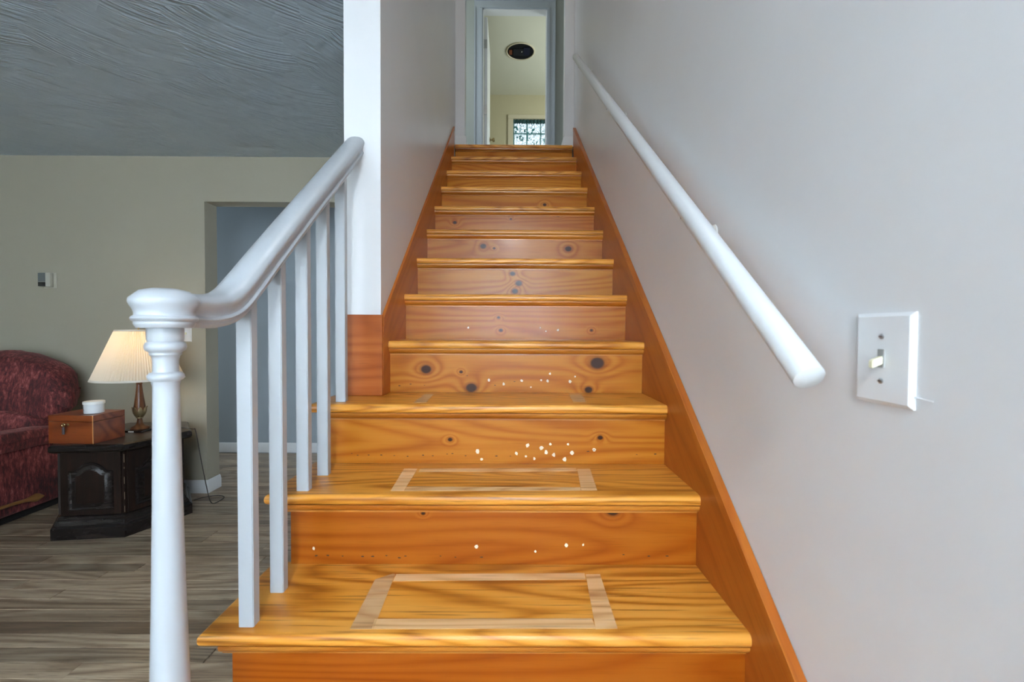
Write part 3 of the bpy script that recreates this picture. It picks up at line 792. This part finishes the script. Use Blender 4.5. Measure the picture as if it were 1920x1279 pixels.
# table lamp
lp = Vector((-2.362, 2.905, .5303))
lamp = thing('table_lamp', tuple(lp), 'table lamp with pleated cream shade and carved brown base, switched on', 'lamp')
wd = wood('brown_lamp_body', [(.2, (.05, .018, .008)), (.6, (.12, .045, .018)), (.9, (.22, .10, .04))], (0, 0, 1), (0, 1, 0), (1, 0, 0), rough=.3, coat=.05, rnd=False, spec=.3)
bm = B(); box(bm, lp.x-.075, lp.x+.075, lp.y-.075, lp.y+.075, .5303, .5395, .003, 2); obj('base_plate', bm, blk, lamp)
bm = B(); box(bm, lp.x-.012, lp.x+.022, lp.y-.0765, lp.y-.0745, .5315, .5385); obj('silver_label', bm, plain('silver_sticker', (.7, .7, .68), .3), lamp, smooth=0)
o5 = .5395-lp.z
bm = B(); lathe(bm, [(.050, o5), (.051, o5+.006), (.046, o5+.012), (.036, .027), (.024, .034), (.0175, .046), (.0145, .062), (.0125, .076), (.016, .084), (.022, .095), (.029, .11), (.032, .128), (.031, .145),
              (.0275, .175), (.023, .21), (.0185, .25), (.015, .285), (.014, .292), (.017, .295), (.017, .300), (.0145, .303), (.0145, .308), (.017, .311), (.017, .316), (.013, .319), (.013, .345), (.008, .35)], lp, 28)
obj('lamp_body', bm, wd, lamp, smooth=45)
gilt = plain('tarnished_gilt', (.36, .28, .15), .4, .8)
for i in range(8):                       # carved leaf cup
    t = 2*PI*i/8
    bm = B(); rows = []
    for s, (r, z, hw) in enumerate(((.0150, .080, .003), (.0250, .094, .009), (.0318, .110, .0125), (.0352, .128, .0118), (.0362, .142, .0075), (.0395, .150, .002))):
        rows.append([(r-.002, -hw, z), (r+.0022, 0, z), (r-.002, hw, z), (r-.004, 0, z)])
    rg = [[bm.verts.new(lp + Vector((p[0]*math.cos(t)-p[1]*math.sin(t), p[0]*math.sin(t)+p[1]*math.cos(t), p[2]))) for p in r] for r in rows]
    for r0, r1 in zip(rg, rg[1:]):
        for q in range(4): bm.faces.new((r0[q], r0[(q+1) % 4], r1[(q+1) % 4], r1[q]))
    bm.faces.new(rg[0][::-1]); bm.faces.new(rg[-1])
    obj('leaf', bm, gilt, lamp, smooth=60)
bm = B(); lathe(bm, [(.015, .076), (.019, .078), (.019, .083), (.015, .085)], lp, 24)
obj('gilt_ring', bm, gilt, lamp, smooth=40)
def shade_mat():
    n = NT('pleated_fabric')
    n.bsdf(Base_Color=(.84, .82, .76), Roughness=.85)
    tr_ = n.n('ShaderNodeBsdfTranslucent', Color=(.92, .85, .70, 1))
    mx = n.n('ShaderNodeMixShader', i0=.42, i1=n.p.outputs[0], i2=tr_.outputs[0])
    n.t.links.new(mx.outputs[0], n.out.inputs[0]); return n.m
shm = shade_mat()
ZB, ZT, RB, RTp = .326, .638, .237, .116
bm = B(); NP = 200; rg = []
for q in range(7):
    t = q/6; r = RB+(RTp-RB)*t; z = ZB+(ZT-ZB)*t
    rg.append([bm.verts.new(lp+Vector(((r+(.0028 if i % 2 else -.0028))*math.cos(2*PI*i/NP), (r+(.0028 if i % 2 else -.0028))*math.sin(2*PI*i/NP), z))) for i in range(NP)])
for r0, r1 in zip(rg, rg[1:]):
    for i in range(NP): bm.faces.new((r0[i], r0[(i+1) % NP], r1[(i+1) % NP], r1[i]))
sh = obj('lamp_shade', bm, shm, lamp, smooth=0)
trimf = plain('shade_trim', (.74, .70, .62), .8)
for nm, z, r, h in (('bottom_trim', ZB, RB+.001, .012), ('top_trim', ZT-.008, RTp+.0025, .010)):
    bm = B(); sl = (RTp-RB)/(ZT-ZB)
    P0 = [(r+.003, z), (r+.003+sl*h, z+h), (r+sl*h-.003, z+h), (r-.003, z)]
    n = 64; rings = [[bm.verts.new(lp+Vector((a*math.cos(2*PI*i/n), a*math.sin(2*PI*i/n), b))) for i in range(n)] for a, b in P0]
    for j in range(4):
        for i in range(n): bm.faces.new((rings[j][i], rings[j][(i+1) % n], rings[(j+1) % 4][(i+1) % n], rings[(j+1) % 4][i]))
    obj(nm, bm, trimf, sh, smooth=40)
bm = B()                                  # harp wires that carry the shade
for s in (-1, 1): tube(bm, spline([lp+Vector((s*.012, 0, .345)), lp+Vector((s*.05, 0, .41)), lp+Vector((s*.055, 0, .50)), lp+Vector((s*.02, 0, .62)), lp+Vector((0, 0, .64))], 5), .0015, 5)
for i in range(3):
    t = 2*PI*i/3+.4; tube(bm, [lp+Vector((0, 0, .636)), lp+Vector((RTp*math.cos(t), RTp*math.sin(t), .636))], .0015, 5)
obj('harp', bm, brass, lamp)
bm = B(); lathe(bm, [(.004, .64), (.005, .648), (.003, .652), (.0065, .660), (.0075, .668), (.004, .678), (.001, .681)], lp, 14); obj('finial', bm, brass, lamp, smooth=50)
bulb_m = NT('lit_bulb'); bulb_m.bsdf(Base_Color=(1, .9, .7), Emission_Color=(1, .70, .36), Emission_Strength=4.0)
bm = B(); lathe(bm, [(.012, .352), (.014, .37), (.026, .40), (.031, .425), (.026, .448), (.012, .46), (.002, .463)], lp, 20); obj('bulb', bm, bulb_m.m, lamp, smooth=60)
pl = bpy.data.lights.new('lamp_bulb_light', 'POINT'); pl.energy = .55; pl.color = (1, .66, .34); pl.shadow_soft_size = .035
plo = bpy.data.objects.new('lamp_bulb_light', pl); COL.objects.link(plo); plo.location = lp+Vector((0, 0, .545))
# cord from the lamp over the table edge to the floor
bm = B()
ce = Vector(hexv(.385, 0)[0])
tube(bm, spline([lp+Vector((.079, .03, .004)), Vector((-2.16, 2.96, .5345)), Vector((-2.04, 2.925, .5335)), ce+Vector((.004, .012, .524)), ce+Vector((.02, .03, .36)), ce+Vector((.035, .06, .16)), ce+Vector((.03, .11, .03)),
     Vector((-1.98, 3.06, .004)), Vector((-1.99, 3.16, .004)), Vector((-2.06, 3.19, .004)), Vector((-2.13, 3.15, .004)), Vector((-2.16, 3.10, .004))], 6), .0028, 6)
tag(obj('lamp_cord', bm, plain('dark_cord', (.03, .022, .018), .5), smooth=60), 'thin dark lamp cord trailing from the table edge onto the floor', 'cord')

# recliner
RC = Vector((-3.42, 2.80, 0))
rec = thing('recliner', tuple(RC), 'plush burgundy recliner with a rounded back beside the end table', 'armchair')
def velvet():
    n = NT('burgundy_velvet'); co = n.obj()
    s1 = n.noise(n.vm('MULTIPLY', co, (30, 30, 9)), 2.0, 7, .78, .3)
    s2 = n.noise(co, 5, 3)
    v = n.math('ADD', n.math('MULTIPLY', s1, .75), n.math('MULTIPLY', s2, .3))
    c = n.ramp(v, [(.41, (.020, .004, .005)), (.51, (.080, .012, .013)), (.59, (.20, .034, .033)), (.71, (.44, .16, .14))])
    n.bump(s1, .3, .006)
    return n.bsdf(Base_Color=c, Roughness=.8, Sheen_Weight=.35, Sheen_Roughness=.4, Sheen_Tint=(.75, .35, .33))
vel = velvet()
def cushion(name, c, s, e=.35, seed=0, wr=.012, shape=None, seg=28, fr=7.0):
    """rounded cushion (superellipsoid) with soft wrinkles"""
    bm = B(); bmesh.ops.create_uvsphere(bm, u_segments=seg*2, v_segments=seg, radius=1)
    sg = lambda v, p: math.copysign(abs(v)**p, v)
    for v in bm.verts:
        x, y, z = v.co
        m_ = max(abs(x), abs(y), abs(z)); q = v.co/m_            # towards a cube
        p = v.co.lerp(q, 1-e)
        P = Vector((p.x*s[0], p.y*s[1], p.z*s[2]))
        if shape: P = shape(P)
        n3 = v.co.normalized()
        P += n3*wr*(mnoise.noise(Vector((P.x*fr+seed, P.y*fr, P.z*fr*.6)))+.5*mnoise.noise(Vector((P.x*fr*2.6+seed, P.y*fr*2.6, P.z*fr*1.2))))
        v.co = P + Vector(c)
    return obj(name, bm, vel, rec, smooth=80)
# upper back: broad arch, leaning back, wings curving forward
def arch(P):
    t = P.x/.54
    P.z -= .17*abs(t)**2.4*(1 if P.z > 0 else .25)
    P.y -= .05*abs(t)**3
    P.y += P.z*.16
    return P
cushion('backrest', (RC.x, 3.065, .80), (.545, .115, .225), .5, 3, .014, arch)
def lum(P):
    P.z -= .05*abs(P.x/.5)**2*(1 if P.z > 0 else 0); P.y += P.z*.10; return P
cushion('lumbar_cushion', (RC.x, 2.985, .545), (.44, .11, .115), .5, 11, .012, lum)
cushion('seat_cushion', (RC.x, 2.62, .40), (.345, .37, .085), .4, 21, .010)
for s in (-1, 1):
    def arm(P, s=s):
        P.x += s*.012*(P.z > 0); P.z -= .022*(P.y/.4) if P.y > 0 else 0; return P
    cushion('armrest', (RC.x+s*.405, 2.64, .505), (.088, .405, .065), .45, 31+s, .008, arm)
    bm = B(); box(bm, RC.x+s*.40-.055, RC.x+s*.40+.055, 2.30, 3.10, .055, .50, .03, 3)
    bmesh.ops.subdivide_edges(bm, edges=list(bm.edges), cuts=2, use_grid_fill=True)
    for v in bm.verts: v.co.x += .006*mnoise.noise(v.co*6)
    obj('side_panel', bm, vel, rec, smooth=60)
cushion('footrest', (RC.x, 2.27, .25), (.34, .06, .185), .4, 44, .008)
bm = B(); box(bm, RC.x-.40, RC.x+.40, 2.34, 3.12, .0005, .34, .01, 1); obj('base_frame', bm, plain('black_cloth', (.008, .007, .007), .9), rec)
xs = RC.x+.40+.055+.018
lever_m = wood('lever_wood', [(.2, (.20, .085, .025)), (.6, (.34, .16, .05)), (.9, (.45, .24, .09))], (0, 1, 0), (1, 0, 0), rnd=False)
bm = B(); pts = spline([Vector((xs, 2.56, .135)), Vector((xs, 2.68, .132)), Vector((xs, 2.75, .128)), Vector((xs, 2.80, .124)), Vector((xs, 2.835, .121)), Vector((xs, 2.862, .118)), Vector((xs, 2.868, .118))], 5)
N_ = len(pts); rg = []
for i, p in enumerate(pts):
    t = (p.y-2.56)/.308
    w_ = .0105+.015*math.exp(-((t-.86)/.13)**2)
    if t > .88: w_ *= math.sqrt(max(.02, 1-((t-.88)/.125)**2))
    rg.append([bm.verts.new(p+Vector((.0085*math.sin(2*PI*k/10), 0, w_*math.cos(2*PI*k/10)))) for k in range(10)])
for r0, r1 in zip(rg, rg[1:]):
    for k in range(10): bm.faces.new((r0[k], r0[(k+1) % 10], r1[(k+1) % 10], r1[k]))
bm.faces.new(rg[0][::-1]); bm.faces.new(rg[-1])
tube(bm, [(xs-.03, 2.575, .135), (xs, 2.575, .135)], .008, 8)
tag(obj('lever_handle', bm, lever_m, rec, smooth=60), 'wooden paddle-shaped recliner lever')

# ------------------------------------------------------------------ upper room details
# round dark opening in the ceiling
oc = Vector((.126, 6.295, ZUC))
op = thing('ceiling_fixture', tuple(oc - Vector((0, 0, .03))), 'round dark ceiling fixture with a pale rim in the upper room', 'ceiling fixture')
bm = B(); n = 40; pr = [(.178, -.001), (.197, -.001), (.199, -.008), (.192, -.013), (.182, -.012), (.178, -.006)]
rings = [[bm.verts.new(oc+Vector((r*math.cos(2*PI*i/n), r*math.sin(2*PI*i/n), z))) for i in range(n)] for r, z in pr]
for j in range(len(pr)):
    for i in range(n): bm.faces.new((rings[j][i], rings[j][(i+1) % n], rings[(j+1) % len(pr)][(i+1) % n], rings[(j+1) % len(pr)][i]))
obj('rim', bm, cream, op, smooth=50)
bm = B(); lathe(bm, [(.179, -.001), (.179, -.004), (.10, -.0045)], oc, 40)
obj('dark_disc', bm, plain('dark_disc_paint', (.008, .009, .012), .7, 0, Specular_IOR_Level=.1), op)
for nm, x0, x1, y0, y1, col in (('inner_panel', -.10, .11, -.06, .09, (.03, .034, .045)), ('blue_panel', .04, .125, -.10, .07, (.02, .025, .06)), ('copper_part', -.155, -.115, -.04, .06, (.35, .12, .06)), ('bright_stud', .01, .026, -.012, .004, (.8, .8, .8))):
    bm = B(); box(bm, oc.x+x0, oc.x+x1, oc.y+y0, oc.y+y1, oc.z-.010-(.004 if nm != 'inner_panel' else 0), oc.z-.0045, .001, 1); obj(nm, bm, plain(nm, tuple(c*.5 for c in col), .6, 0, Specular_IOR_Level=.1), op, smooth=0)
# lace curtain
def lace():
    n = NT('teal_lace'); co = n.obj()
    v = n.n('ShaderNodeTexVoronoi', Vector=co, Scale=26, _feature='DISTANCE_TO_EDGE').outputs['Distance']
    n1 = n.noise(co, 11, 3, .6); n2 = n.noise(n.vm('MULTIPLY', co, (16, 1, 3)), 1.6, 2)
    f = n.math('ADD', n.math('ADD', n.math('LESS_THAN', v, .05), n.math('GREATER_THAN', n1, .60)), n.math('GREATER_THAN', n2, .64))
    f = n.math('MINIMUM', f, 1.0)
    n.bsdf(Base_Color=(.05, .19, .20), Roughness=.8)
    tp_ = n.n('ShaderNodeBsdfTransparent'); tl = n.n('ShaderNodeBsdfTranslucent', Color=(.7, .9, .88, 1))
    thr = n.n('ShaderNodeMixShader', i0=.35, i1=tp_.outputs[0], i2=tl.outputs[0])
    mx = n.n('ShaderNodeMixShader', i0=f, i1=thr.outputs[0], i2=n.p.outputs[0])
    n.t.links.new(mx.outputs[0], n.out.inputs[0]); return n.m
cur = thing('lace_curtain', (.48, YR-.02, WZ0), 'teal and white lace curtain with a dark ruffled valance at the upstairs window', 'curtain')
def drape(x0, x1, z0, z1, amp, fr, y, nx=90, nzz=6, hem=0):
    b_ = B(); g = []
    for j in range(nzz+1):
        z = z0+(z1-z0)*j/nzz; r = []
        for i in range(nx+1):
            x = x0+(x1-x0)*i/nx
            r.append(b_.verts.new((x, y+amp*math.sin(x*fr)+amp*.4*math.sin(x*fr*2.3+1), z + (hem*math.sin(x*fr*1.5) if j == 0 else 0))))
        g.append(r)
    for r0, r1 in zip(g, g[1:]):
        for i in range(nx): b_.faces.new((r0[i], r0[i+1], r1[i+1], r1[i]))
    return b_
obj('panel', drape(WX0, WX1, WZ0+.01, WZ1-.02, .004, 70, YR+.012), lace(), cur, smooth=80)
n_ = NT('dark_teal_ruffle'); co = n_.obj()
c_ = n_.ramp(n_.noise(co, 34, 4, .7), [(.35, (.006, .022, .026)), (.55, (.02, .07, .075)), (.75, (.12, .24, .23))])
obj('valance', drape(WX0+.004, WX1-.004, WZ1-.075, WZ1-.008, .006, 110, YR+.0, hem=.008), n_.bsdf(Base_Color=c_, Roughness=.9), cur, smooth=80)
bm = B(); tube(bm, [(WX0+.001, YR+.010, WZ1-.014), (WX1-.001, YR+.010, WZ1-.014)], .005, 8); obj('rod', bm, brass, cur)
